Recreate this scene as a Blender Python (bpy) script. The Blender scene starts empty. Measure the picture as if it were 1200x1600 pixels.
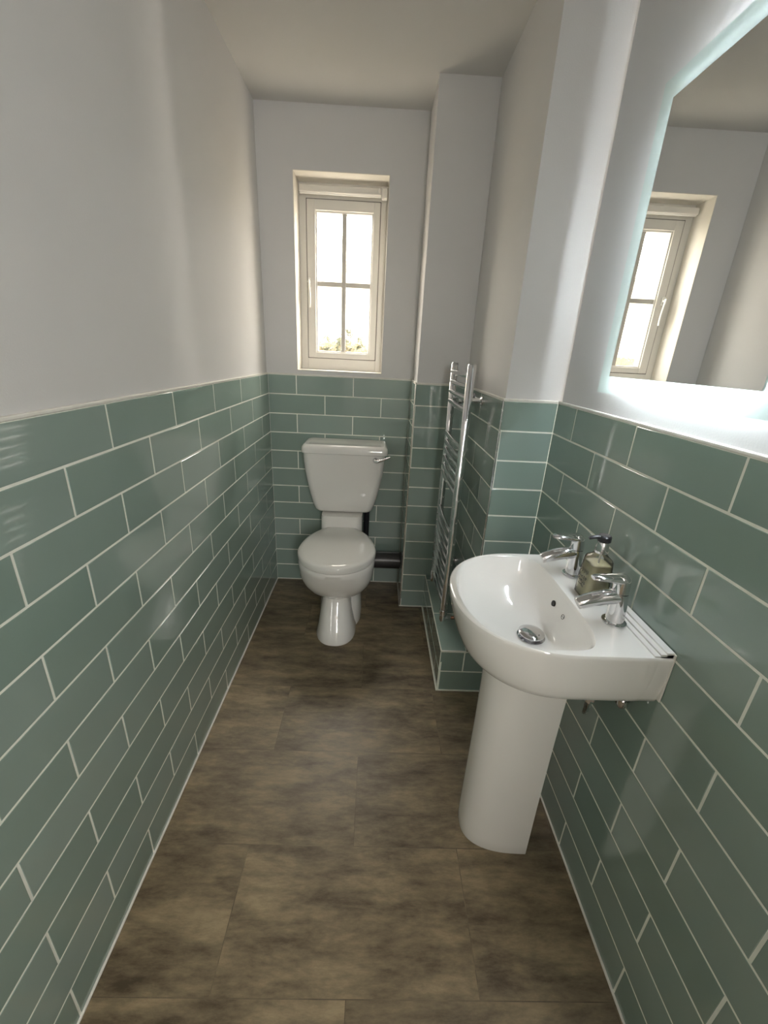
import bpy, bmesh, math, random
from mathutils import Vector, Matrix
random.seed(7)
PI = math.pi
sc = bpy.context.scene
COL = sc.collection

# ------------------------------------------------------------------ camera
FPX, PPX, PPY = 638.62, 597.72, 791.22
cam_d = bpy.data.cameras.new('camera'); cam = bpy.data.objects.new('camera', cam_d); COL.objects.link(cam)
cam_d.sensor_fit = 'VERTICAL'; cam_d.sensor_height = 24.0; cam_d.sensor_width = 18.0
cam_d.lens = FPX / 1600 * 24.0
cam_d.shift_x = (600 - PPX) / 1600; cam_d.shift_y = (PPY - 800) / 1600
cam_d.clip_start = 0.02
_r = Vector((0.99885755, -0.00920786, 0.04689154)); _u = Vector((-0.04070225, 0.3502113, 0.93578596)); _f = Vector((0.02503854, 0.93662546, -0.34943642))
cam.matrix_world = Matrix(((_r.x, _u.x, -_f.x, 0.5766), (_r.y, _u.y, -_f.y, -2.2595), (_r.z, _u.z, -_f.z, 1.3526), (0, 0, 0, 1)))
sc.camera = cam

# ------------------------------------------------------------------ world, lights, exposure
w = bpy.data.worlds.new('sky'); sc.world = w; w.use_nodes = True
bg = w.node_tree.nodes['Background']
bg.inputs[0].default_value = (1.0, 0.93, 0.82, 1); bg.inputs[1].default_value = 21.5

def area(name, loc, rot, sx, sy, power, color, portal=False):
    l = bpy.data.lights.new(name, 'AREA'); l.shape = 'RECTANGLE'; l.size = sx; l.size_y = sy
    l.energy = power; l.color = color; l.cycles.is_portal = portal
    o = bpy.data.objects.new(name, l); COL.objects.link(o); o.location = loc; o.rotation_euler = rot
    return o
area('window_portal', (0.375, 0.155, 1.68), (-PI/2, 0, 0), 0.30, 0.68, 1.0, (1, 1, 1), True)
area('hall_fill_overhead', (0.56, -3.75, 2.30), (0, 0, 0), 0.9, 0.9, 6.0, (1.0, 0.86, 0.75))  # added warm fill shining down beyond the doorway, no known fitting there
area('hall_fill_front', (1.02, -3.75, 1.70), (PI/2, 0, math.radians(17)), 0.5, 0.85, 24.0, (1.0, 0.975, 0.92))  # added front fill aimed at the left wall, stands for no known window
LED_STRENGTH = 92.0

sc.view_settings.view_transform = 'Standard'; sc.view_settings.look = 'None'
sc.view_settings.gamma = 1.0; sc.view_settings.use_curve_mapping = False
sc.view_settings.exposure = 0.6
cy = sc.cycles
cy.use_denoising = True
try: cy.denoiser = 'OPENIMAGEDENOISE'
except Exception: pass
cy.max_bounces = 12; cy.diffuse_bounces = 6; cy.glossy_bounces = 6; cy.transmission_bounces = 10; cy.transparent_max_bounces = 12
cy.caustics_refractive = True; cy.caustics_reflective = False; cy.blur_glossy = 0.5
cy.sample_clamp_indirect = 6.0

# ------------------------------------------------------------------ measured room (metres)
W = 1.1764; XR = 0.9943; YR = -0.8808; XC = 0.7560; YC = -0.2573
LEDX = 0.8868; LEDZ = 0.2086
H0 = 1.2267; ROW = 0.1025; PITCH = 0.3025; HC = 2.352; YF = -2.95; T = 0.008
WL, WR, WB, WT = 0.1533, 0.5969, 1.2508, 2.1149

# ------------------------------------------------------------------ helpers
def link(name, bm, mats, parent=None, smooth=False, angle=40):
    me = bpy.data.meshes.new(name)
    bmesh.ops.recalc_face_normals(bm, faces=bm.faces[:])
    if smooth:
        for f in bm.faces: f.smooth = True
        a = math.radians(angle)
        for e in bm.edges:
            if len(e.link_faces) == 2 and e.calc_face_angle(0) > a: e.smooth = False
    bm.to_mesh(me); bm.free()
    for m in (mats if isinstance(mats, (list, tuple)) else [mats]): me.materials.append(m)
    o = bpy.data.objects.new(name, me); COL.objects.link(o)
    if parent is not None: o.parent = parent; o.matrix_parent_inverse = parent.matrix_world.inverted()
    return o
def thing(name, loc, label, cat, group=None):
    o = bpy.data.objects.new(name, None); COL.objects.link(o); o.location = loc; o.empty_display_size = .05
    o['label'] = label; o['category'] = cat
    if group: o['group'] = group
    o.matrix_world = Matrix.Translation(loc)
    return o
def structure(o, label=None, cat=None):
    o['kind'] = 'structure'
    if label: o['label'] = label
    if cat: o['category'] = cat
    return o
def box(bm, x0, y0, z0, x1, y1, z1, bev=0, seg=2, mi=0):
    r = bmesh.ops.create_cube(bm, size=1)
    vs = r['verts']
    for v in vs:
        v.co.x = x0 if v.co.x < 0 else x1; v.co.y = y0 if v.co.y < 0 else y1; v.co.z = z0 if v.co.z < 0 else z1
    fs = set(f for v in vs for f in v.link_faces)
    for f in fs: f.material_index = mi
    if bev:
        es = list(set(e for v in vs for e in v.link_edges))
        r = bmesh.ops.bevel(bm, geom=es, offset=bev, segments=seg, affect='EDGES', profile=.5)
        for f in r['faces']: f.material_index = mi
    return bm
def loft(bm, rings, cap0=True, cap1=True, closed=True, mi=0):
    V = [[bm.verts.new(p) for p in r] for r in rings]
    n = len(V[0])
    for a, b in zip(V, V[1:]):
        for i in range(n if closed else n-1):
            j = (i+1) % n
            f = bm.faces.new((a[i], a[j], b[j], b[i])); f.material_index = mi
    if cap0: bm.faces.new(V[0]).material_index = mi
    if cap1: bm.faces.new(V[-1][::-1]).material_index = mi
    return V
def frame_of(d):
    d = d.normalized(); h = Vector((0, 0, 1)) if abs(d.z) < .9 else Vector((1, 0, 0))
    a = d.cross(h).normalized(); return a, a.cross(d).normalized()
def tube(bm, pts, rad, n=16, caps=True, sy=1.0, mi=0):
    pts = [Vector(p) for p in pts]
    rads = rad if isinstance(rad, (list, tuple)) else [rad]*len(pts)
    rings = []; pa = None
    for i, p in enumerate(pts):
        d = (pts[min(i+1, len(pts)-1)] - pts[max(i-1, 0)]).normalized()
        if pa is None: a, b = frame_of(d)
        else:
            a = (pa - d*pa.dot(d)).normalized(); b = a.cross(d).normalized()
        pa = a
        rings.append([p + a*math.cos(2*PI*k/n)*rads[i] + b*math.sin(2*PI*k/n)*rads[i]*sy for k in range(n)])
    loft(bm, rings, caps, caps, mi=mi)
def lathe(bm, origin, axis, prof, n=32, mi=0):
    """prof: list of (distance along axis, radius)"""
    o = Vector(origin); d = Vector(axis).normalized(); a, b = frame_of(d)
    rings = [[o + d*t + a*math.cos(2*PI*k/n)*max(r, 1e-5) + b*math.sin(2*PI*k/n)*max(r, 1e-5) for k in range(n)] for t, r in prof]
    loft(bm, rings, True, True, mi=mi)
def sup(x0, y0, af, ab, b, n1, n2, z, n=96):
    """closed outline: front (toward -X) radius af, back (toward +X) radius ab, half width b in Y"""
    pts = []
    for k in range(n):
        t = 2*PI*(k+.5)/n; c, s = math.cos(t), math.sin(t)
        nn = n1 if c < 0 else n2
        r = (abs(c)**nn + abs(s)**nn)**(-1/nn)
        X = c*r; Y = s*r
        pts.append(Vector((x0 + X*(af if c < 0 else ab), y0 + Y*b, z if not callable(z) else z(x0 + X*(af if c < 0 else ab)))))
    return pts
def bez(p0, p1, p2, p3, n=12):
    p0, p1, p2, p3 = map(Vector, (p0, p1, p2, p3))
    return [p0*(1-t)**3 + p1*3*t*(1-t)**2 + p2*3*t*t*(1-t) + p3*t**3 for t in [i/n for i in range(n+1)]]

# ------------------------------------------------------------------ materials
def M(name, col=(.8, .8, .8), rough=.5, metal=0.0, **kw):
    m = bpy.data.materials.new(name); m.use_nodes = True
    b = m.node_tree.nodes['Principled BSDF']
    b.inputs['Base Color'].default_value = (*col, 1); b.inputs['Roughness'].default_value = rough; b.inputs['Metallic'].default_value = metal
    for k, v in kw.items(): b.inputs[k.replace('_', ' ')].default_value = v
    return m
def nd(m, t, **kw):
    n = m.node_tree.nodes.new(t)
    for k, v in kw.items(): setattr(n, k, v)
    return n
def lk(m, a, b): m.node_tree.links.new(a, b)
def noise_color(m, c1, c2, scale, detail=3, coords='Object', bump=0, bscale=None, vec_scale=None):
    b = m.node_tree.nodes['Principled BSDF']
    tc = nd(m, 'ShaderNodeTexCoord'); mp = nd(m, 'ShaderNodeMapping'); lk(m, tc.outputs[coords], mp.inputs[0])
    if vec_scale: mp.inputs['Scale'].default_value = vec_scale
    no = nd(m, 'ShaderNodeTexNoise'); no.inputs['Scale'].default_value = scale; no.inputs['Detail'].default_value = detail
    lk(m, mp.outputs[0], no.inputs['Vector'])
    r = nd(m, 'ShaderNodeValToRGB'); r.color_ramp.elements[0].color = (*c1, 1); r.color_ramp.elements[1].color = (*c2, 1)
    r.color_ramp.elements[0].position = .3; r.color_ramp.elements[1].position = .7
    lk(m, no.outputs[0], r.inputs[0]); lk(m, r.outputs[0], b.inputs['Base Color'])
    if bump:
        n2 = nd(m, 'ShaderNodeTexNoise'); n2.inputs['Scale'].default_value = bscale or scale*4; n2.inputs['Detail'].default_value = 4
        lk(m, tc.outputs[coords], n2.inputs['Vector'])
        bp = nd(m, 'ShaderNodeBump'); bp.inputs['Strength'].default_value = bump; bp.inputs['Distance'].default_value = .001
        lk(m, n2.outputs[0], bp.inputs['Height']); lk(m, bp.outputs[0], b.inputs['Normal'])
    return m
paint = noise_color(M('wall_paint', rough=.8, Specular_IOR_Level=.25), (.66, .655, .65), (.69, .685, .68), 2.5, bump=.25, bscale=260)
ceil_paint = noise_color(M('ceiling_paint', rough=.85), (.60, .59, .57), (.63, .62, .60), 2.0, bump=.2, bscale=200)
trim_white = noise_color(M('white_sealant', rough=.45), (.74, .72, .66), (.80, .79, .74), 30)
grout = noise_color(M('cream_grout', rough=.8), (.84, .86, .77), (.89, .90, .83), 40, bump=.3, bscale=500)
upvc = noise_color(M('white_upvc', rough=.3), (.70, .68, .64), (.73, .71, .67), 6)
reveal_m = noise_color(M('reveal_paint', rough=.55), (.74, .71, .65), (.77, .74, .68), 4)
ceramic = noise_color(M('white_glazed_ceramic', rough=.07, Coat_Weight=.5, Coat_Roughness=.03), (.80, .785, .755), (.82, .805, .775), 3)
seatplast = noise_color(M('white_seat_plastic', rough=.05), (.74, .73, .70), (.76, .75, .72), 3)
chrome = noise_color(M('chrome', rough=.06, metal=1.0), (.70, .70, .72), (.76, .76, .77), 5)
satin = noise_color(M('brushed_trim', rough=.25, metal=1.0), (.62, .58, .52), (.70, .66, .60), 30)
darkhole = noise_color(M('dark_recess', rough=.6), (.006, .006, .006), (.012, .012, .012), 5)
blackplastic = noise_color(M('black_plastic', rough=.35), (.012, .012, .016), (.02, .02, .026), 8)
pipe_m = noise_color(M('dark_soil_pipe', rough=.3), (.035, .033, .034), (.05, .047, .048), 10)
copper = noise_color(M('copper', rough=.25, metal=1.0), (.50, .25, .17), (.60, .32, .22), 20)
ink = noise_color(M('dark_ink', rough=.5), (.02, .02, .03), (.03, .03, .04), 9)

# duck-egg tiles: every tile gets its own slight tone
tile_m = M('duck_egg_tile', rough=.09, Coat_Weight=.6, Coat_Roughness=.03)
b = tile_m.node_tree.nodes['Principled BSDF']
geo = nd(tile_m, 'ShaderNodeNewGeometry'); rp = nd(tile_m, 'ShaderNodeValToRGB')
rp.color_ramp.elements[0].color = (.245, .330, .292, 1); rp.color_ramp.elements[1].color = (.305, .385, .350, 1)
lk(tile_m, geo.outputs['Random Per Island'], rp.inputs[0])
tc = nd(tile_m, 'ShaderNodeTexCoord'); no = nd(tile_m, 'ShaderNodeTexNoise'); no.inputs['Scale'].default_value = 9; no.inputs['Detail'].default_value = 2
lk(tile_m, tc.outputs['Object'], no.inputs['Vector'])
mx = nd(tile_m, 'ShaderNodeMix', data_type='RGBA'); mx.blend_type = 'MULTIPLY'
r2 = nd(tile_m, 'ShaderNodeValToRGB'); r2.color_ramp.elements[0].color = (.93, .93, .93, 1); r2.color_ramp.elements[1].color = (1, 1, 1, 1)
lk(tile_m, no.outputs[0], r2.inputs[0]); mx.inputs[0].default_value = 1
lk(tile_m, rp.outputs[0], mx.inputs[6]); lk(tile_m, r2.outputs[0], mx.inputs[7]); lk(tile_m, mx.outputs[2], b.inputs['Base Color'])
bp = nd(tile_m, 'ShaderNodeBump'); bp.inputs['Strength'].default_value = .10; bp.inputs['Distance'].default_value = .002
lk(tile_m, no.outputs[0], bp.inputs['Height']); lk(tile_m, bp.outputs[0], b.inputs['Normal'])

# floor: large stone-look vinyl tiles
floor_m = M('stone_vinyl', rough=.42)
b = floor_m.node_tree.nodes['Principled BSDF']
tc = nd(floor_m, 'ShaderNodeTexCoord'); mp = nd(floor_m, 'ShaderNodeMapping'); mp.inputs['Location'].default_value = (-.562, 1.185, 0)
lk(floor_m, tc.outputs['Object'], mp.inputs[0])
br = nd(floor_m, 'ShaderNodeTexBrick'); br.offset = .5; br.offset_frequency = 2
br.inputs['Scale'].default_value = 1; br.inputs['Brick Width'].default_value = .605; br.inputs['Row Height'].default_value = .3025
br.inputs['Mortar Size'].default_value = .0012; br.inputs['Mortar Smooth'].default_value = .3
br.inputs['Color1'].default_value = (.92, .92, .92, 1); br.inputs['Color2'].default_value = (1.08, 1.08, 1.08, 1); br.inputs['Mortar'].default_value = (.72, .72, .72, 1)
lk(floor_m, mp.outputs[0], br.inputs['Vector'])
mp2 = nd(floor_m, 'ShaderNodeMapping'); mp2.inputs['Scale'].default_value = (2.0, 6.5, 1); lk(floor_m, tc.outputs['Object'], mp2.inputs[0])
# shift the clouding from tile to tile
vm = nd(floor_m, 'ShaderNodeVectorMath'); vm.operation = 'MULTIPLY_ADD'; vm.inputs[1].default_value = (9, 9, 9)
lk(floor_m, br.outputs['Color'], vm.inputs[0]); lk(floor_m, mp2.outputs[0], vm.inputs[2])
n1 = nd(floor_m, 'ShaderNodeTexNoise'); n1.inputs['Scale'].default_value = 2.4; n1.inputs['Detail'].default_value = 10; n1.inputs['Roughness'].default_value = .72; n1.inputs['Distortion'].default_value = .1
lk(floor_m, vm.outputs[0], n1.inputs['Vector'])
fr = nd(floor_m, 'ShaderNodeValToRGB'); e = fr.color_ramp.elements
e[0].position = .34; e[0].color = (.060, .043, .024, 1); e[1].position = .66; e[1].color = (.29, .225, .135, 1)
e2 = fr.color_ramp.elements.new(.5); e2.color = (.165, .127, .077, 1)
lk(floor_m, n1.outputs[0], fr.inputs[0])
mx = nd(floor_m, 'ShaderNodeMix', data_type='RGBA'); mx.blend_type = 'MULTIPLY'; mx.inputs[0].default_value = 1
lk(floor_m, fr.outputs[0], mx.inputs[6]); lk(floor_m, br.outputs['Color'], mx.inputs[7]); lk(floor_m, mx.outputs[2], b.inputs['Base Color'])
bp = nd(floor_m, 'ShaderNodeBump'); bp.inputs['Strength'].default_value = .25; bp.inputs['Distance'].default_value = .002
lk(floor_m, n1.outputs[0], bp.inputs['Height']); lk(floor_m, bp.outputs[0], b.inputs['Normal'])

# obscured window glass: dimpled, partly clear so daylight passes
glass_m = bpy.data.materials.new('obscured_glass'); glass_m.use_nodes = True
nt = glass_m.node_tree; nt.nodes.clear(); out = nt.nodes.new('ShaderNodeOutputMaterial')
tr = nt.nodes.new('ShaderNodeBsdfTransparent'); rf = nt.nodes.new('ShaderNodeBsdfRefraction'); gl = nt.nodes.new('ShaderNodeBsdfGlossy')
rf.inputs['IOR'].default_value = 1.35; rf.inputs['Roughness'].default_value = .02; gl.inputs['Roughness'].default_value = .05
tcg = nt.nodes.new('ShaderNodeTexCoord'); vo = nt.nodes.new('ShaderNodeTexVoronoi'); vo.inputs['Scale'].default_value = 110
nt.links.new(tcg.outputs['Object'], vo.inputs['Vector'])
bg_ = nt.nodes.new('ShaderNodeBump'); bg_.inputs['Strength'].default_value = 1.0; bg_.inputs['Distance'].default_value = .0006
nt.links.new(vo.outputs['Distance'], bg_.inputs['Height']); nt.links.new(bg_.outputs[0], rf.inputs['Normal']); nt.links.new(bg_.outputs[0], gl.inputs['Normal'])
m1 = nt.nodes.new('ShaderNodeMixShader'); m1.inputs[0].default_value = .55
nt.links.new(tr.outputs[0], m1.inputs[1]); nt.links.new(rf.outputs[0], m1.inputs[2])
m2 = nt.nodes.new('ShaderNodeMixShader'); m2.inputs[0].default_value = .06
nt.links.new(m1.outputs[0], m2.inputs[1]); nt.links.new(gl.outputs[0], m2.inputs[2]); nt.links.new(m2.outputs[0], out.inputs[0])

# frosted border of the mirror, and mirror silver
frost = bpy.data.materials.new('frosted_glass'); frost.use_nodes = True
nt = frost.node_tree; nt.nodes.clear(); out = nt.nodes.new('ShaderNodeOutputMaterial')
tr = nt.nodes.new('ShaderNodeBsdfTransparent'); tr.inputs[0].default_value = (.90, .95, .94, 1)
tl = nt.nodes.new('ShaderNodeBsdfTranslucent'); tl.inputs[0].default_value = (.80, .88, .86, 1)
df = nt.nodes.new('ShaderNodeBsdfDiffuse'); df.inputs[0].default_value = (.80, .88, .86, 1)
ns = nt.nodes.new('ShaderNodeTexNoise'); ns.inputs['Scale'].default_value = 60
mr = nt.nodes.new('ShaderNodeMapRange'); mr.inputs[3].default_value = .60; mr.inputs[4].default_value = .66
nt.links.new(ns.outputs[0], mr.inputs[0])
ma = nt.nodes.new('ShaderNodeMixShader'); nt.links.new(mr.outputs[0], ma.inputs[0]); nt.links.new(tr.outputs[0], ma.inputs[1]); nt.links.new(tl.outputs[0], ma.inputs[2])
mb = nt.nodes.new('ShaderNodeMixShader'); mb.inputs[0].default_value = .42; nt.links.new(ma.outputs[0], mb.inputs[1]); nt.links.new(df.outputs[0], mb.inputs[2])
nt.links.new(mb.outputs[0], out.inputs[0])
silver = noise_color(M('mirror_silver', rough=.01, metal=1.0), (.80, .83, .84), (.82, .85, .86), 1)
led_m = bpy.data.materials.new('led_strip'); led_m.use_nodes = True
bb = led_m.node_tree.nodes['Principled BSDF']; bb.inputs['Emission Color'].default_value = (.88, .95, 1.0, 1); bb.inputs['Emission Strength'].default_value = LED_STRENGTH
nz = nd(led_m, 'ShaderNodeTexNoise'); nz.inputs['Scale'].default_value = 80; lk(led_m, nz.outputs[0], bb.inputs['Roughness'])
led_b = led_m.copy(); led_b.name = 'led_bar_bright'; led_b.node_tree.nodes['Principled BSDF'].inputs['Emission Strength'].default_value = LED_STRENGTH*2.2
backbox = noise_color(M('white_back_tray', rough=.5), (.60, .62, .63), (.66, .68, .69), 8)

# bottle glass and liquid (light passes straight through the thin walls)
def clearish(name, tint, mixw, trans=.5):
    m = bpy.data.materials.new(name); m.use_nodes = True; nt = m.node_tree; nt.nodes.clear()
    out = nt.nodes.new('ShaderNodeOutputMaterial'); tr = nt.nodes.new('ShaderNodeBsdfTransparent'); tr.inputs[0].default_value = (*tint, 1)
    df = nt.nodes.new('ShaderNodeBsdfDiffuse'); df.inputs[0].default_value = (*tint, 1)
    tl = nt.nodes.new('ShaderNodeBsdfTranslucent'); tl.inputs[0].default_value = (*tint, 1)
    gl = nt.nodes.new('ShaderNodeBsdfGlossy'); gl.inputs['Roughness'].default_value = .03
    a0 = nt.nodes.new('ShaderNodeMixShader'); a0.inputs[0].default_value = trans; nt.links.new(df.outputs[0], a0.inputs[1]); nt.links.new(tl.outputs[0], a0.inputs[2])
    a = nt.nodes.new('ShaderNodeMixShader'); a.inputs[0].default_value = mixw; nt.links.new(tr.outputs[0], a.inputs[1]); nt.links.new(a0.outputs[0], a.inputs[2])
    fr = nt.nodes.new('ShaderNodeFresnel'); fr.inputs[0].default_value = 1.5
    n = nt.nodes.new('ShaderNodeTexNoise'); n.inputs['Scale'].default_value = 25
    bm_ = nt.nodes.new('ShaderNodeBump'); bm_.inputs['Strength'].default_value = .1; nt.links.new(n.outputs[0], bm_.inputs['Height']); nt.links.new(bm_.outputs[0], gl.inputs['Normal'])
    b2 = nt.nodes.new('ShaderNodeMixShader'); nt.links.new(fr.outputs[0], b2.inputs[0]); nt.links.new(a.outputs[0], b2.inputs[1]); nt.links.new(gl.outputs[0], b2.inputs[2])
    nt.links.new(b2.outputs[0], out.inputs[0]); return m
bottle_glass = clearish('clear_bottle_glass', (.98, .99, .97), .04)
liquid_m = clearish('amber_liquid', (.98, .90, .58), .88, .15)
nt = liquid_m.node_tree; rfx = nt.nodes.new('ShaderNodeBsdfRefraction'); rfx.inputs['IOR'].default_value = 1.36; rfx.inputs['Roughness'].default_value = .02; rfx.inputs[0].default_value = (1.0, .95, .70, 1)
for n_ in nt.nodes:
    if n_.type == 'MIX_SHADER' and n_.inputs[1].is_linked and n_.inputs[1].links[0].from_node.type == 'BSDF_TRANSPARENT': nt.links.new(rfx.outputs[0], n_.inputs[1])

# ------------------------------------------------------------------ room shell (plaster set back a tile's thickness)
def shell(name, x0, y0, z0, x1, y1, z1, m=paint):
    bm = bmesh.new(); box(bm, x0, y0, z0, x1, y1, z1)
    return structure(link(name, bm, m))
floor = shell('floor', -.15, YF-1.5, -.1, 1.5, .3, 0, floor_m)
ceiling = shell('ceiling', -.15, YF-1.5, HC, 1.5, .3, HC+.1, ceil_paint)
wall_left = shell('wall_left', -.13, YF, 0, -T, T, HC)
wall_right = shell('wall_right', W+T, YF, 0, 1.32, YR-.01, HC)
bm = bmesh.new(); box(bm, XR+T, YR+T, 0, 1.32, .0, HC)
wall_boxing = structure(link('wall_right_rear', bm, paint))
bm = bmesh.new(); box(bm, XC+T, YC+T, 0, XR+T-.001, .005, HC)
wall_column = structure(link('wall_rear_right', bm, paint))
bm = bmesh.new(); box(bm, LEDX+T, YR+T, 0, XR+T, YC+T, LEDZ-T)
wall_ledge = structure(link('trim_1', bm, paint))
# rear wall with the window opening; inner reveal faces in warm white paint
bm = bmesh.new()
for a in ((-.13, T, 0, WL, .26, HC), (WR, T, 0, 1.32, .26, HC), (WL, T, 0, WR, .26, WB), (WL, T, WT, WR, .26, HC)): box(bm, *a)
wall_rear = structure(link('wall_rear', bm, paint))
bm = bmesh.new(); e_ = .003
box(bm, WL, T-.001, WB, WL+e_, .14, WT); box(bm, WR-e_, T-.001, WB, WR, .14, WT)
box(bm, WL, T-.001, WT-e_, WR, .14, WT); box(bm, WL, T-.004, WB, WR, .14, WB+.004)
link('window_reveal', bm, reveal_m, wall_rear)
# wall behind the camera with its open doorway, and the hall beyond it
bm = bmesh.new()
for a in ((-.13, YF-.1, 0, .14, YF, HC), (.98, YF-.1, 0, 1.32, YF, HC), (.14, YF-.1, 2.02, .98, YF, HC)): box(bm, *a)
wall_front = structure(link('wall_front', bm, paint))
bm = bmesh.new()
for a in ((.10, YF, 0, .17, YF+.018, 2.06), (.95, YF, 0, 1.02, YF+.018, 2.06), (.17, YF, 1.99, .95, YF+.018, 2.06)): box(bm, *a, bev=.003)
structure(link('door_1', bm, upvc))
bm = bmesh.new()
for a in ((-.15, YF-1.5, 0, -.13, YF-.1, HC), (1.32, YF-1.5, 0, 1.34, YF-.1, HC), (-.15, YF-1.52, 0, 1.34, YF-1.5, HC)): box(bm, *a)
structure(link('wall_hall', bm, paint))

# ------------------------------------------------------------------ tiling
rows = [(H0 if k == 0 else 12*ROW - ROW*k, 12*ROW - ROW*(k+1)) for k in range(12)]     # (top, bottom) of each course
G = .0048
def tiles(bm, P, U, N, V, u0, u1, v0, v1, joints):
    """tiles on the plane P + uU + vV, face normal N; vertical joints at the u values given"""
    js = [u0] + sorted(j for j in joints if u0+.004 < j < u1-.004) + [u1]
    for a, c in zip(js, js[1:]):
        ga = G/2 if a > u0 else .0008; gc = G/2 if c < u1 else .0008
        t1 = random.uniform(-1, 1)*.00022; t2 = random.uniform(-1, 1)*.00012; dd = random.uniform(-1, 0)*.0002
        q = lambda u, v, d: P + U*u + V*v + N*d
        a0, c0, b0, t0 = a+ga, c-gc, v0+G/2, v1-G/2
        e = .0012
        R = [[q(a0, b0, -.007), q(c0, b0, -.007), q(c0, t0, -.007), q(a0, t0, -.007)],
             [q(a0, b0, -e), q(c0, b0, -e), q(c0, t0, -e), q(a0, t0, -e)],
             [q(a0+e*.35, b0+e*.35, -e*.35), q(c0-e*.35, b0+e*.35, -e*.35), q(c0-e*.35, t0-e*.35, -e*.35), q(a0+e*.35, t0-e*.35, -e*.35)],
             [q(a0+e, b0+e, dd-t1-t2), q(c0-e, b0+e, dd+t1-t2), q(c0-e, t0-e, dd+t1+t2), q(a0+e, t0-e, dd-t1+t2)]]
        loft(bm, R)
def groutplane(bm, P, U, N, V, u0, u1, v0, v1):
    q = lambda u, v, d: P + U*u + V*v + N*d
    loft(bm, [[q(u0, v0, d), q(u1, v0, d), q(u1, v1, d), q(u0, v1, d)] for d in (-.0078, -.0008)], mi=1)
ZV = Vector((0, 0, 1))
def wall_tiles(parent, P, U, N, u0, u1, off, rws=range(12), single=False):
    bm = bmesh.new()
    for k in rws:
        top, bot = rows[k]
        js = [] if single else [off + PITCH*n + (0 if k % 2 == 0 else PITCH/2) for n in range(-3, 14)]
        tiles(bm, P, U, N, ZV, u0, u1, bot, top, js)
    groutplane(bm, P, U, N, ZV, u0, u1, rows[max(rws)][1], rows[min(rws)][0]-.001)
    return link('wall_tiles', bm, [tile_m, grout], parent)
V3 = Vector
wall_tiles(wall_left, V3((0, 0, 0)), V3((0, -1, 0)), V3((1, 0, 0)), 0, -YF, .1526)
wall_tiles(wall_rear, V3((0, 0, 0)), V3((1, 0, 0)), V3((0, -1, 0)), 0, XC, .1479)
wall_tiles(wall_right, V3((W, YR, 0)), V3((0, -1, 0)), V3((-1, 0, 0)), 0, YR-YF, .1372)
wall_tiles(wall_column, V3((XC, YC, 0)), V3((1, 0, 0)), V3((0, -1, 0)), 0, XR-XC, 0, single=True)
wall_tiles(wall_column, V3((XC, 0, 0)), V3((0, -1, 0)), V3((-1, 0, 0)), 0, -YC, 0, single=True)
wall_tiles(wall_boxing, V3((XR, YC, 0)), V3((0, -1, 0)), V3((-1, 0, 0)), 0, YC-YR, -(-.5766-YC), rws=range(10))
wall_tiles(wall_boxing, V3((XR, YR, 0)), V3((1, 0, 0)), V3((0, -1, 0)), 0, W-XR, 0, rws=range(10), single=True)
# ledge under the towel rail: front, side and top
bm = bmesh.new()
P, U, N = V3((LEDX, YR, 0)), V3((1, 0, 0)), V3((0, -1, 0))
tiles(bm, P, U, N, ZV, 0, W-LEDX, rows[10][1], rows[10][0], [.1005]); tiles(bm, P, U, N, ZV, 0, W-LEDX, 0, rows[11][0], [])
groutplane(bm, P, U, N, ZV, 0, W-LEDX, 0, LEDZ-.006)
P, U, N = V3((LEDX, YC, 0)), V3((0, -1, 0)), V3((-1, 0, 0))
tiles(bm, P, U, N, ZV, 0, YC-YR, rows[10][1], rows[10][0], [.07, .3725]); tiles(bm, P, U, N, ZV, 0, YC-YR, 0, rows[11][0], [.2212, .5237])
groutplane(bm, P, U, N, ZV, 0, YC-YR, 0, LEDZ-.006)
P, U, N, V = V3((LEDX, YC, LEDZ)), V3((0, -1, 0)), V3((0, 0, 1)), V3((1, 0, 0))
tiles(bm, P, U, N, V, 0, YC-YR, 0, XR-LEDX, [.054, .3588]); groutplane(bm, P, U, N, V, 0, YC-YR, 0, XR-LEDX)
link('wall_tiles', bm, [tile_m, grout], wall_ledge)

# white bead along the top of the tiling
bm = bmesh.new(); zt = H0; h = .007
box(bm, -T, YF, zt-.001, .001, 0, zt+h, .002)
box(bm, -T, -.001, zt-.001, XC, T, zt+h, .002)
box(bm, XC-.001, YC, zt-.001, XC+T, 0, zt+h, .002)
box(bm, XC, YC-.001, zt-.001, XR, YC+T, zt+h, .002)
box(bm, XR-.001, YR, zt-.001, XR+T, YC, zt+h, .002)
box(bm, XR, YR-.001, zt-.001, W, YR+T, zt+h, .002)
box(bm, W-.001, YF, zt-.001, W+T, YR, zt+h, .002)
structure(link('trim_2', bm, trim_white))
# sealant along the floor
bm = bmesh.new(); s = .005
box(bm, -.001, YF, 0, s, 0, s, .0015); box(bm, 0, -s, 0, XC, .001, s, .0015); box(bm, XC-s, YC, 0, XC+.001, 0, s, .0015)
box(bm, XC-s, YC-s, 0, LEDX, YC+.001, s, .0015); box(bm, LEDX-s, YR, 0, LEDX+.001, YC, s, .0015)
box(bm, LEDX-s, YR-s, 0, W, YR+.001, s, .0015); box(bm, W-s, YF, 0, W+.001, YR, s, .0015)
structure(link('baseboard_sealant', bm, trim_white)).name = 'baseboard_room'
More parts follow.
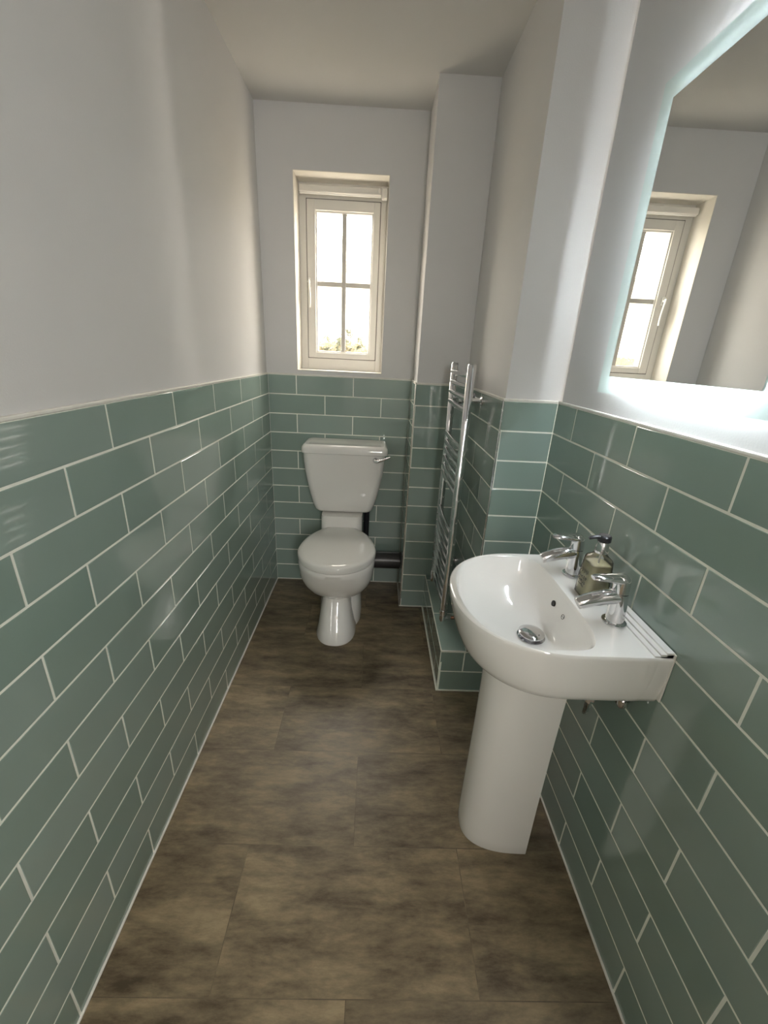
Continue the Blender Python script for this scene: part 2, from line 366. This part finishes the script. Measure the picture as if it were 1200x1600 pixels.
# metal and plastic corner trims
bm = bmesh.new(); t = .0045
box(bm, XR-t*.5, YR-t*.5, LEDZ, XR+t, YR+t, H0+.002, .0018, 3)
structure(link('trim_3', bm, chrome))
bm = bmesh.new(); box(bm, XC-t*.5, YC-t*.5, 0, XC+t, YC+t, H0+.002, .0018, 3)
structure(link('trim_4', bm, satin))
bm = bmesh.new(); t = .003
box(bm, LEDX-t*.5, YR-t*.5, LEDZ-t, LEDX+t, YC, LEDZ+t*.4, .001); box(bm, LEDX-t*.5, YR-t*.5, LEDZ-t, XR, YR+t, LEDZ+t*.4, .001)
structure(link('trim_5', bm, trim_white))

# ------------------------------------------------------------------ window
win = bpy.data.objects.new('window_1', None); COL.objects.link(win); win.matrix_world = Matrix.Translation((.375, .14, WB)); structure(win, 'small white upvc casement window with four obscured panes above the toilet', 'window')
def rectframe(bm, x0, z0, x1, z1, wl, wr, wb, wt, y0, y1, bev=.003):
    box(bm, x0, y0, z0, x0+wl, y1, z1, bev); box(bm, x1-wr, y0, z0, x1, y1, z1, bev)
    box(bm, x0+wl-.001, y0, z0, x1-wr+.001, y1, z0+wb, bev); box(bm, x0+wl-.001, y0, z1-wt, x1-wr+.001, y1, z1, bev)
SX0, SX1, SZ0, SZ1 = .195, .557, 1.3165, 2.044
GX0, GX1, GZ0, GZ1 = .245, .517, 1.353, 1.991
bm = bmesh.new(); rectframe(bm, WL+.002, WB+.003, WR-.002, WT-.002, SX0-WL-.004, WR-SX1-.004, SZ0-WB-.005, WT-SZ1-.004, .14, .20)
link('window_frame', bm, upvc, win)
bm = bmesh.new(); rectframe(bm, SX0, SZ0, SX1, SZ1, GX0-SX0-.008, SX1-GX1-.008, GZ0-SZ0-.008, SZ1-GZ1-.008, .134, .19)
rectframe(bm, SX0+.03, SZ0+.022, SX1-.025, SZ1-.035, GX0-SX0-.03, SX1-.025-GX1, GZ0-SZ0-.022, SZ1-.035-GZ1, .142, .19, .004)
sash = link('sash', bm, upvc, win)
bm = bmesh.new(); rectframe(bm, SX0-.004, SZ0-.004, SX1+.004, SZ1+.004, .0045, .0045, .0045, .0045, .139, .145, 0)
link('gasket', bm, noise_color(M('grey_gasket', rough=.7), (.16, .15, .14), (.2, .19, .18), 20), win)
bm = bmesh.new(); box(bm, .381-.0115, .146, GZ0-.004, .381+.0115, .156, GZ1+.004, .003); box(bm, GX0-.004, .147, 1.679-.012, GX1+.004, .155, 1.679+.012, .003)
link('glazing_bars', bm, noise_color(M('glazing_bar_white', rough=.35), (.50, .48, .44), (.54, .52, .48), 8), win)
bm = bmesh.new(); vs = [bm.verts.new(p) for p in ((GX0-.006, .165, GZ0-.006), (GX1+.006, .165, GZ0-.006), (GX1+.006, .165, GZ1+.006), (GX0-.006, .165, GZ1+.006))]; bm.faces.new(vs)
pane = link('pane', bm, glass_m, win)
bm = bmesh.new(); box(bm, .197, .126, 1.662, .211, .135, 1.702, .003)
tube(bm, [(.204, .128, 1.682), (.204, .112, 1.682)], [.008, .007]); tube(bm, bez((.204, .112, 1.69), (.206, .106, 1.66), (.214, .112, 1.62), (.207, .114, 1.562)), [.0075]*4+[.0065]*9, sy=.6)
link('window_handle', bm, noise_color(M('handle_white', rough=.3), (.78, .77, .74), (.82, .81, .78), 10), sash)
bt = thing('roller_blind', (.375, .10, 2.07), 'slim white blind headrail fixed across the top of the window recess', 'blind')
bm = bmesh.new(); box(bm, .166, .088, 2.058, .560, .116, 2.088, .006, 3); link('headrail', bm, upvc, bt)
bm = bmesh.new(); tube(bm, [(.17, .103, 2.060), (.556, .103, 2.060)], .007); link('roller', bm, seatplast, bt)
bm = bmesh.new(); box(bm, .5605, .084, 2.046, .588, .12, 2.09, .004)
link('end_bracket', bm, seatplast, bt)
bm = bmesh.new(); tube(bm, [(.548, .083, 2.086), (.548, .083, 2.064)], .004, 10); link('cord_toggle', bm, seatplast, bt)

# ------------------------------------------------------------------ outside, seen blurred through the glass
bm = bmesh.new(); box(bm, -12, .8, -.35, 12, 30, -.25)
paving = noise_color(M('pale_paving', rough=.9), (.50, .47, .42), (.60, .57, .52), 1.5)
structure(link('ground', bm, paving))
hs = thing('neighbouring_house', (0, 4, -.25), 'pale buff house outside, blurred behind the obscured window panes', 'house')
bm = bmesh.new(); box(bm, -5, 4.2, -.25, 5, 9, 2.22); link('wall', bm, noise_color(M('pale_render', rough=.9), (.66, .62, .52), (.76, .72, .62), .6), hs)
bm = bmesh.new(); loft(bm, [[Vector(p) for p in q] for q in (((-5.2, 4.0, 2.21), (-5.2, 9.2, 2.21), (-5.2, 6.6, 2.95)), ((5.2, 4.0, 2.21), (5.2, 9.2, 2.21), (5.2, 6.6, 2.95)))])
link('roof', bm, noise_color(M('buff_roof', rough=.9), (.012, .009, .004), (.04, .028, .012), 5), hs)
bm = bmesh.new(); box(bm, -3, 2.5, -.25, 3, 2.62, 1.44)
gw = link('garden_wall', bm, noise_color(M('buff_brick', rough=.9), (.03, .022, .010), (.12, .08, .035), 9)); gw['label'] = 'low buff brick garden wall outside, behind the lowest window panes'; gw['category'] = 'wall'

# small leafy shrub close outside the pane
sh = thing('shrub', (.30, .96, -.25), 'dark leafy shrub outside, showing as specks through the lower window panes', 'shrub')
bm = bmesh.new(); rs = random.Random(3)
for i in range(1800):
    u, v, ww = rs.gauss(0, 1), rs.gauss(0, 1), rs.gauss(0, 1); L_ = (u*u+v*v+ww*ww)**.5; q_ = rs.random()**.4
    c = Vector((.30 + u/L_*.42*q_, .98 + v/L_*.20*q_, 1.12 + ww/L_*.40*q_ + .05*math.sin(9*u)))
    d1 = Vector((rs.uniform(-1, 1), rs.uniform(-1, 1), rs.uniform(-1, 1))).normalized(); d2 = d1.cross(Vector((rs.uniform(-1, 1), rs.uniform(-1, 1), rs.uniform(-1, 1)))).normalized()
    l_ = rs.uniform(.022, .038)
    bm.faces.new([bm.verts.new(c + d) for d in (-d1*l_, d2*l_*.45 + d1.cross(d2)*.004, d1*l_, -d2*l_*.45 + d1.cross(d2)*.004)])
link('foliage', bm, noise_color(M('dark_leaf', rough=.6), (.012, .016, .006), (.04, .045, .018), 20), sh)
bm = bmesh.new()
for dx in (-.1, 0, .12): tube(bm, bez((.30, .96, -.25), (.30+dx, .96, .2), (.30+dx, .97, .6), (.30+dx*1.6, .98, 1.15), 8), [.014]*3+[.010]*3+[.006]*3, 8)
link('stem', bm, noise_color(M('bark', rough=.9), (.05, .035, .02), (.09, .06, .04), 30), sh)

# ------------------------------------------------------------------ toilet
TX = .415
wc = thing('toilet', (TX, -.33, 0), 'white close-coupled toilet with closed lid under the window', 'toilet')
def xs(cx, yc, hw, yf, yb, z, nf=2.1, nb=3.0, n=64):
    """outline, wide hw in X, front toward -Y"""
    pts = []
    for k in range(n):
        t_ = 2*PI*(k+.5)/n; c, s_ = math.cos(t_), math.sin(t_)
        nn = nf if s_ < 0 else nb
        r = (abs(c)**nn + abs(s_)**nn)**(-1/nn)
        pts.append(Vector((cx + c*r*hw, yc + s_*r*((yc-yf) if s_ < 0 else (yb-yc)), z)))
    return pts
bm = bmesh.new()
loft(bm, [xs(TX, -.48, .100, -.620, -.16, 0, 2.3, 4), xs(TX, -.48, .100, -.622, -.16, .012, 2.3, 4), xs(TX, -.47, .091, -.605, -.17, .05, 2.3, 4),
          xs(TX-.003, -.44, .080, -.560, -.19, .12, 2.4, 4), xs(TX-.004, -.42, .074, -.520, -.20, .175, 2.4, 4), xs(TX-.004, -.42, .076, -.512, -.20, .196, 2.4, 4),
          xs(TX, -.44, .096, -.530, -.19, .211, 2.2, 3.2), xs(TX, -.45, .122, -.556, -.17, .228, 2.15, 2.8),
          xs(TX, -.46, .148, -.585, -.14, .254, 2.1, 2.4), xs(TX, -.47, .167, -.612, -.13, .290, 2.05, 2.3), xs(TX, -.48, .179, -.640, -.12, .335, 2.05, 2.3), xs(TX, -.48, .183, -.658, -.12, .385, 2.05, 2.3),
          xs(TX, -.485, .184, -.667, -.12, .412, 2.05, 2.3), xs(TX, -.485, .179, -.663, -.122, .422, 2.05, 2.3)])
# trapway swelling at the back of the foot
loft(bm, [xs(TX+.012, -.34, .110, -.50, -.10, 0, 2.2, 4), xs(TX+.012, -.34, .112, -.50, -.10, .05, 2.2, 4), xs(TX+.012, -.34, .106, -.48, -.09, .12, 2.2, 4), xs(TX+.010, -.33, .09, -.44, -.08, .19, 2.2, 4), xs(TX, -.32, .08, -.42, -.07, .26, 2.2, 4)])
# raised deck that carries the cistern
loft(bm, [xs(TX, -.14, .112, -.235, -.03, z, 8, 8) for z in (.20, .40, .515)] + [xs(TX, -.14, .110, -.232, -.032, .527, 8, 8)])
link('pan', bm, ceramic, wc, True)
bm = bmesh.new()
def egg(hw, yf, z, yb=-.205): 
    pts = []
    for k in range(72):
        t_ = 2*PI*k/72; c, s_ = math.cos(t_), math.sin(t_); yc = -.475
        x = c*hw; y = yc + s_*((yc-yf) if s_ < 0 else (yb-yc))
        if s_ > 0:
            u = s_; x = hw*(abs(c)**.92)*(1 if c > 0 else -1)*(1-.06*u)
            if u > .80: y = yc + (yb-yc)*min(1, .80+(u-.80)*1.0)
        pts.append(Vector((TX + x, y, z)))
    return pts
loft(bm, [egg(.176, -.662, .4225), egg(.179, -.665, .425), egg(.179, -.665, .430), egg(.176, -.662, .4325)])
link('seat', bm, seatplast, wc, True)
bm = bmesh.new()
loft(bm, [egg(.181, -.668, .4335), egg(.1875, -.6745, .436), egg(.188, -.675, .453), egg(.183, -.669, .460), egg(.165, -.648, .4645), egg(.12, -.60, .467, -.22), egg(.06, -.54, .468, -.30)])
lid = link('lid', bm, seatplast, wc, True, 50)
bm = bmesh.new(); box(bm, TX-.098, -.226, .42, TX+.098, -.196, .462, .008, 3)
for sx in (-.075, .075): tube(bm, [(TX+sx-.02, -.215, .455), (TX+sx+.02, -.215, .455)], .012)
link('hinge', bm, seatplast, wc, True)
# cistern: tapering tank
def rrect(cx, hw, y0, y1, z, r=.03, n=8):
    pts = []
    for (sx, sy, a0) in ((1, 1, 0), (-1, 1, PI/2), (-1, -1, PI), (1, -1, 3*PI/2)):
        rr = min(r, hw*.9, (y1-y0)*.45)
        for k in range(n+1):
            a = a0 + PI/2*k/n
            pts.append(Vector((cx + sx*(hw-rr) + math.cos(a)*rr, (y1-rr if sy > 0 else y0+rr) + math.sin(a)*rr, z)))
    return pts
CX = .420
prof = [(.531, .138, -.165, -.05), (.536, .149, -.178, -.03), (.548, .158, -.184, -.02), (.58, .168, -.188, -.018), (.63, .181, -.191, -.016), (.67, .190, -.193, -.015), (.72, .199, -.195, -.014), (.76, .206, -.197, -.013), (.81, .211, -.198, -.012), (.866, .214, -.198, -.012)]
bm = bmesh.new(); loft(bm, [rrect(CX, hw, y0, y1, z, .035) for z, hw, y0, y1 in prof]); link('cistern', bm, ceramic, wc, True, 50)
bm = bmesh.new()
L = [(.858, .219, -.203, -.008), (.861, .2235, -.208, -.004), (.878, .2235, -.208, -.004), (.890, .221, -.205, -.004), (.900, .213, -.194, -.006), (.903, .206, -.184, -.012)]
rg = [rrect(CX+.003, hw, y0, y1, z, .030) for z, hw, y0, y1 in L] + [rrect(CX+.003, .200, -.176, -.018, .9022, .026), rrect(CX+.003, .193, -.168, -.024, .8995, .022)]
loft(bm, rg); link('cistern_lid', bm, ceramic, wc, True, 50)
bm = bmesh.new(); lathe(bm, (.583, -.196, .836), (0, -1, 0), [(0, .014), (.006, .014), (.010, .011), (.028, .009), (.031, .006)], 24)
tube(bm, bez((.580, -.226, .835), (.60, -.232, .838), (.625, -.236, .848), (.657, -.236, .864), 10), [.0075, .0085, .0085, .008, .0075, .007, .0065, .006, .0055, .005, .004], 14)
link('flush_lever', bm, chrome, wc, True)['label'] = 'chrome flush lever'

# soil pipe beside the toilet
sp = thing('soil_pipe', (.65, -.062, .19), 'dark plastic waste pipe running low along the rear wall from toilet to boxed corner', 'pipe')
bm = bmesh.new(); lathe(bm, (.54, -.064, .19), (1, 0, 0), [(0, .050), (.214, .050)], 40); link('pipe', bm, pipe_m, sp, True)
bm = bmesh.new(); lathe(bm, (.534, -.064, .19), (1, 0, 0), [(0, .054), (.003, .057), (.035, .057), (.038, .054)], 40); link('collar', bm, pipe_m, sp, True)
bm = bmesh.new(); tube(bm, [(.546, -.030, .245), (.546, -.030, .60)], .016, 20); tube(bm, [(.546, -.030, .50), (.546, -.030, .53)], .021, 20); link('riser', bm, blackplastic, sp, True)

# ------------------------------------------------------------------ pedestal basin
SY = -1.41; DZ = .825
sk = thing('pedestal_basin', (1.0, SY, 0), 'white pedestal wash basin with two chrome taps fixed to the right wall', 'basin')
bm = bmesh.new()
N_ = 120
def o_(af, ab, b, z, n1=2.25, n2=9, x0=1.0): return sup(x0, SY, af, ab, b, n1, n2, z, N_)
AB = W - 1.0 - .001
rings = [o_(.108, .10, .092, .630, 2.2, 4), o_(.112, .11, .098, .635, 2.2, 4), o_(.135, .145, .122, .644, 2.2, 4), o_(.155, AB, .146, .658, 2.2, 5), o_(.172, AB, .172, .677, 2.2, 7), o_(.184, AB, .192, .693, 2.2, 9), o_(.192, AB, .2035, .704, 2.2, 12), o_(.198, AB, .2095, .718, 2.2, 14),
         o_(.207, AB, .2130, .740, 2.2, 16), o_(.217, AB, .2160, .775, 2.25, 18), o_(.2235, AB, .2178, .808, 2.25, 18), o_(.2245, AB, .2180, .817, 2.25, 18), o_(.2235, AB, .2172, .8225, 2.25, 18), o_(.2205, AB, .2155, .8248, 2.25, 18), o_(.216, AB-.001, .213, DZ, 2.25, 18)]
def i_(af, ab, b, z, x0=.950, n1=2.2, n2=4.6): return sup(x0, SY, af, ab, b, n1, n2, z, N_)
rings += [i_(.162, .110, .203, DZ), i_(.158, .107, .200, .8242), i_(.155, .1055, .197, .8205), i_(.152, .1045, .193, .812), i_(.148, .100, .183, .787, .951), i_(.138, .093, .166, .759, .955, 2.1, 3.6), i_(.120, .076, .135, .730, .966, 2.1, 2.6), i_(.090, .060, .098, .712, .975, 2, 2.2), i_(.055, .045, .055, .7035, .985, 2, 2), i_(.030, .030, .030, .701, .99, 2, 2)]
loft(bm, rings)
# stepped upstand against the wall
# square back corners where the basin meets the wall
loft(bm, [[Vector((1.125, SY-h_, z)), Vector((1.1752, SY-h_, z)), Vector((1.1752, SY+h_, z)), Vector((1.125, SY+h_, z))] for z, h_ in ((.700, .194), (.706, .2035), (.718, .2088), (.740, .2124), (.775, .2155), (.808, .2173), (.817, .2175), (.8222, .2166), (.8246, .2148))])
basin = link('basin_bowl', bm, ceramic, sk, True, 35)
bm = bmesh.new()
for k, (xa, zz) in enumerate(((1.137, .8285), (1.148, .8325), (1.159, .8365))):
    box(bm, xa, SY-.2138, .8235, W-.0012-.0004*k, SY+.2138, zz, .0010, 2)
link('upstand', bm, ceramic, sk)
bm = bmesh.new()
def u_(z, xf, hw, xb=1.065, n=40):
    """U outline of the pedestal, open to the wall"""
    pts = []
    for k in range(n+1):
        t_ = PI*k/n; c, s_ = math.cos(t_), math.sin(t_)
        r = (abs(c)**2.6 + abs(s_)**2.6)**(-1/2.6)
        pts.append((xb - (xb-xf)*s_*r, SY + hw*c*r))
    inner = [(xb - (xb-xf-.014)*math.sin(PI*k/n)*(abs(math.cos(PI*k/n))**2.6 + abs(math.sin(PI*k/n))**2.6)**(-1/2.6), SY + (hw-.014)*math.cos(PI*k/n)*(abs(math.cos(PI*k/n))**2.6 + abs(math.sin(PI*k/n))**2.6)**(-1/2.6)) for k in range(n+1)]
    return [Vector((x, y, z)) for x, y in pts + inner[::-1]]
loft(bm, [u_(0, .886, .0885), u_(.006, .8845, .090), u_(.04, .885, .0895), u_(.2, .887, .088), u_(.4, .889, .0885), u_(.55, .889, .091), u_(.655, .886, .095)], True, True)
link('pedestal', bm, ceramic, sk, True, 50)
WX = .990
bm = bmesh.new(); lathe(bm, (WX, SY, .700), (0, 0, 1), [(0, .031), (.003, .034), (.004, .034)], 40); lathe(bm, (WX, SY, .703), (0, 0, 1), [(0, .018), (.007, .018)], 24)
wst = link('waste_plug', bm, chrome, sk, True)
bm = bmesh.new(); lathe(bm, (WX, SY, .7105), (0, 0, 1), [(0, .029), (.001, .0315), (.0035, .0315), (.0060, .028), (.0078, .019), (.0084, .008), (.0085, .001)], 48)
link('plug_dome', bm, chrome, wst, True)
# overflow hole in the back of the bowl, and the small maker's ring mark beside it
ox = 1.0475
bm = bmesh.new(); lathe(bm, (ox+.006, -1.374, .776), (-1, 0, .30), [(0, .0075), (.0072, .0075)], 24); ov = link('overflow_hole', bm, darkhole, sk, True); ov['label'] = 'dark round overflow hole'
bm = bmesh.new()
def ring_mark(bm, c, nrm, R, r):
    c = Vector(c); a, b_ = frame_of(Vector(nrm)); pts = [c + a*math.cos(2*PI*k/24)*R + b_*math.sin(2*PI*k/24)*R for k in range(25)]
    tube(bm, pts, r, 6, False)
ring_mark(bm, (ox-.0005, -1.432, .778), (-1, 0, .30), .0055, .0007)
tube(bm, [(ox-.0003, -1.4285, .778), (ox-.0003, -1.4355, .778)], .0006, 6); link('maker_mark', bm, ink, sk)
for s_ in (-1, 1):
    bm = bmesh.new(); y0, y1 = sorted((SY+s_*.2060, SY+s_*.2182)); box(bm, 1.1728, y0, .716, 1.1762, y1, .8345, .0015, 2); link('sealant_bead', bm, trim_white, sk)
# taps
def tap(y, lift):
    X = 1.116
    bm = bmesh.new()
    def ring(cx, r, z, n=28, fx=1.0): return [Vector((cx + math.cos(2*PI*k/n)*r*fx, y + math.sin(2*PI*k/n)*r, z)) for k in range(n)]
    body = [ring(X, .0185, DZ+.004), ring(X, .0185, DZ+.012), ring(X-.0005, .0178, DZ+.035), ring(X-.002, .0172, DZ+.060), ring(X-.004, .0168, DZ+.0755)]
    loft(bm, body)
    bo = link('tap', bm, chrome, sk, True); bo['label'] = 'chrome basin tap body'
    bm = bmesh.new(); loft(bm, [ring(X, .0245, DZ), ring(X, .0255, DZ+.002), ring(X, .025, DZ+.0045), ring(X, .021, DZ+.006)]); link('base_ring', bm, chrome, bo, True)
    # spout: oval tube curving out and down toward the bowl
    bm = bmesh.new()
    pts = bez((X+.000, y, DZ+.066), (X-.032, y, DZ+.066), (X-.062, y, DZ+.058), (X-.090, y, DZ+.044), 12)
    tube(bm, pts, [.0160, .0165, .0168, .0168, .0166, .0164, .0161, .0158, .0154, .0150, .0145, .0140, .0125], 20, sy=1.0)
    link('spout', bm, chrome, bo, True)
    # lever head: cap that runs out into a flat tongue over the spout
    bm = bmesh.new()
    loft(bm, [ring(X-.004, .0168, DZ+.0775), ring(X-.0045, .0170, DZ+.090), ring(X-.006, .0168, DZ+.104), ring(X-.0075, .0155, DZ+.1125), ring(X-.009, .012, DZ+.1165)])
    secs = []
    for t_, wv, hv, zc in ((0, .0165, .0115, .1065), (.2, .0165, .0100, .1075), (.45, .0155, .0082, .1090), (.7, .0142, .0064, .1095), (.9, .0125, .0052, .1090), (1.0, .009, .0036, .1085)):
        x = X-.004 - .066*t_
        secs.append([Vector((x, y + math.cos(2*PI*k/20)*wv, DZ + zc + math.sin(2*PI*k/20)*hv)) for k in range(20)])
    loft(bm, secs)
    link('tap_lever', bm, chrome, bo, True)
tap(-1.512, 0); tap(-1.306, 0)
# fixings seen under the basin
bm = bmesh.new(); tube(bm, [(1.112, -1.512, .66), (1.112, -1.512, .60)], .011, 12); lathe(bm, (1.112, -1.512, .625), (0, 0, -1), [(0, .019), (.012, .019), (.014, .016)], 6)
tube(bm, [(1.112, -1.512, .60), (1.12, -1.50, .56), (1.14, -1.47, .52)], .007, 12); link('tap_tail', bm, chrome, sk, True)
bm = bmesh.new(); tube(bm, [(1.150, -1.565, .70), (1.150, -1.565, .64)], .007, 12); lathe(bm, (1.15, -1.565, .662), (0, 0, -1), [(0, .013), (.014, .013), (.022, .008)], 14); link('fixing_bolt', bm, chrome, sk, True)

# ------------------------------------------------------------------ hand-wash bottle
BX, BY = 1.116, -1.405
hb = thing('soap_bottle', (BX, BY, DZ), 'clear bottle of amber hand wash with black pump between the basin taps', 'bottle')
def sq(hx, hy, z, n=4.0): 
    pts = []
    for k in range(40):
        t_ = 2*PI*k/40; c, s_ = math.cos(t_), math.sin(t_); r = (abs(c)**n + abs(s_)**n)**(-1/n); pts.append(Vector((BX + c*r*hx, BY + s_*r*hy, z)))
    return pts
bm = bmesh.new()
loft(bm, [sq(.029, .030, DZ+.0005), sq(.031, .032, DZ+.003), sq(.0300, .0315, DZ+.05), sq(.0270, .0285, DZ+.088, 4), sq(.0258, .0272, DZ+.099, 4), sq(.0235, .0250, DZ+.1035, 3.6), sq(.016, .017, DZ+.111, 2.6), sq(.0135, .0135, DZ+.117, 2), sq(.0125, .0125, DZ+.122, 2)])
link('bottle_glass', bm, bottle_glass, hb, True)
bm = bmesh.new(); loft(bm, [sq(.0275, .0285, DZ+.004), sq(.0265, .028, DZ+.05), sq(.0245, .0265, DZ+.088, 3.6), sq(.0240, .0260, DZ+.0885, 3.6)])
link('liquid', bm, liquid_m, hb, True)
bm = bmesh.new(); lathe(bm, (BX, BY, DZ+.117), (0, 0, 1), [(0, .0150), (.002, .0155), (.026, .0125), (.028, .011)], 28); link('collar', bm, chrome, hb, True)
bm = bmesh.new(); lathe(bm, (BX, BY, DZ+.144), (0, 0, 1), [(0, .0125), (.002, .0150), (.0135, .0150), (.0165, .012)], 28)
tube(bm, bez((BX, BY, DZ+.1545), (BX-.012, BY, DZ+.1565), (BX-.026, BY, DZ+.156), (BX-.036, BY, DZ+.151), 8), [.0075, .007, .0065, .006, .0055, .0052, .005, .0045, .004], 12, sy=.8)
link('pump_head', bm, blackplastic, hb, True)
bm = bmesh.new(); tube(bm, [(BX, BY, DZ+.12), (BX+.002, BY, DZ+.012)], .0022, 10); link('dip_tube', bm, noise_color(M('tube_white', rough=.4), (.6, .6, .55), (.7, .7, .65), 9), hb, True)
# label: pale patch with looping dark script
bm = bmesh.new()
def onface(u, z, d=.0006): # front (-X) face of the bottle
    k = (z-DZ)/.05; return Vector((BX - .0305 + .0008*k - d + .5*u*u*8, BY + u, z))
for (zz, am, ph, u0, u1) in ((DZ+.052, .0045, 0, -.018, .017), (DZ+.041, .0055, 1.4, -.016, .018), (DZ+.031, .0035, .5, -.012, .012)):
    pts = []
    for i in range(61):
        s_ = i/60; u = u0 + (u1-u0)*s_ + .0025*math.sin(2*PI*5*s_+ph); pts.append(onface(u, zz + am*math.sin(2*PI*4.5*s_+ph)*(.6+.4*math.sin(7*s_))))
    tube(bm, pts, .00045, 6)
link('script_lettering', bm, ink, hb)
bm = bmesh.new()
for i in range(13):
    u = -.018 + .003*i; tube(bm, [onface(u, DZ+.074), onface(u, DZ+.066 - .002*(i % 3))], .00035, 5)
link('small_lettering', bm, ink, hb)

# ------------------------------------------------------------------ illuminated mirror
MX = 1.1364; MY0, MY1, MZ0, MZ1 = -1.688, -1.1885, 1.288, 1.892; B = .0395
mr_ = thing('backlit_mirror', (W+T, (MY0+MY1)/2, MZ0), 'rectangular wall mirror with glowing frosted border above the basin', 'mirror')
bm = bmesh.new(); box(bm, MX, MY0+B, MZ0+B, MX+.004, MY1-B, MZ1-B); link('mirror_glass', bm, silver, mr_)
bm = bmesh.new()
def yz(a, x): return [Vector((x, a[0], a[1])), Vector((x, a[2], a[1])), Vector((x, a[2], a[3])), Vector((x, a[0], a[3]))]
o4 = [bm.verts.new(p) for p in yz((MY0, MZ0, MY1, MZ1), MX)]; i4 = [bm.verts.new(p) for p in yz((MY0+B, MZ0+B, MY1-B, MZ1-B), MX)]
o5 = [bm.verts.new(p) for p in yz((MY0, MZ0, MY1, MZ1), MX+.004)]; i5 = [bm.verts.new(p) for p in yz((MY0+B, MZ0+B, MY1-B, MZ1-B), MX+.004)]
for k in range(4):
    j = (k+1) % 4
    bm.faces.new((o4[k], o4[j], i4[j], i4[k])); bm.faces.new((o5[k], i5[k], i5[j], o5[j])); bm.faces.new((o4[k], o5[k], o5[j], o4[j])); bm.faces.new((i4[k], i4[j], i5[j], i5[k]))
link('frosted_border', bm, frost, mr_)
I = .050; bm = bmesh.new(); box(bm, MX+.0045, MY0+I, MZ0+I, W+T-.0005, MY1-I, MZ1-I); link('back_tray', bm, backbox, mr_)
q = I-.0035
for a, m_ in (((MY0+q, MZ0+q, MY0+I-.0005, MZ1-q), led_m), ((MY1-I+.0005, MZ0+q, MY1-q, MZ1-q), led_m), ((MY0+I, MZ1-I+.0005, MY1-I, MZ1-q), led_m), ((MY0+I, MZ0+q, MY1-I, MZ0+I-.0005), led_b)):
    xo = .036 if m_ is led_b else .0055
    bm = bmesh.new(); box(bm, MX+xo, a[0], a[1], MX+xo+.004, a[2], a[3]); link('led_strip', bm, m_, mr_)


# ------------------------------------------------------------------ chrome ladder towel rail
RX = .905; RY0, RY1 = -.415, -.752; RZ0, RZ1 = .318, 1.333
tr_ = thing('towel_rail', (RX, (RY0+RY1)/2, RZ0), 'tall chrome ladder towel rail on the dark tiled wall beyond the basin', 'towel rail')
def upright(y):
    bm = bmesh.new(); lathe(bm, (RX, y, RZ0), (0, 0, 1), [(0, .012), (.003, .0150), (RZ1-RZ0-.004, .0150), (RZ1-RZ0, .012)], 24); return link('upright', bm, chrome, tr_, True)
upright(RY0); upright(RY1)
zs = [1.295, 1.255, 1.215, 1.175, 1.035, .998, .962, .925, .888, .855, .683, .640, .600, .560, .520, .480, .440, .400, .360]
proto = None
for z in zs:
    if proto is None:
        bm = bmesh.new(); ym = (RY0+RY1)/2
        pts = [Vector((RX-.004 - .007*(1-((y-ym)/(RY0-ym))**2), y, z)) for y in [RY1 + (RY0-RY1)*i/14 for i in range(15)]]
        tube(bm, pts, .0105, 16); proto = link('rung', bm, chrome, tr_, True); z0 = z
    else:
        o = proto.copy(); COL.objects.link(o); o.parent = tr_; o.matrix_parent_inverse = proto.matrix_parent_inverse.copy(); o.location = proto.location.copy(); o.location.z += z - z0
for y, z in ((-.47, 1.196), (-.60, 1.196), (-.47, .42), (-.60, .42)):
    bm = bmesh.new(); lathe(bm, (XR+.0005, y, z), (-1, 0, 0), [(0, .019), (.006, .019), (.010, .010), (.080, .010), (.083, .014), (.096, .014)], 24); link('wall_bracket', bm, chrome, tr_, True)
for y, s_ in ((RY1, 1), (RY0, 1)):
    bm = bmesh.new(); lathe(bm, (RX, y, RZ0+.004), (0, 0, -1), [(0, .0175), (.018, .0175), (.022, .013), (.048, .015), (.056, .012)], 18)
    lathe(bm, (RX, y, RZ0-.035), (1, 0, 0), [(0, .011), (.03, .011), (.034, .008)], 16)
    v_ = link('valve', bm, chrome, tr_, True)
    bm = bmesh.new(); tube(bm, [(RX+.03, y, RZ0-.035), (XR-.001, y, RZ0-.035)], .0075, 14); link('supply_pipe', bm, copper, v_, True)['label'] = 'short copper supply pipe'
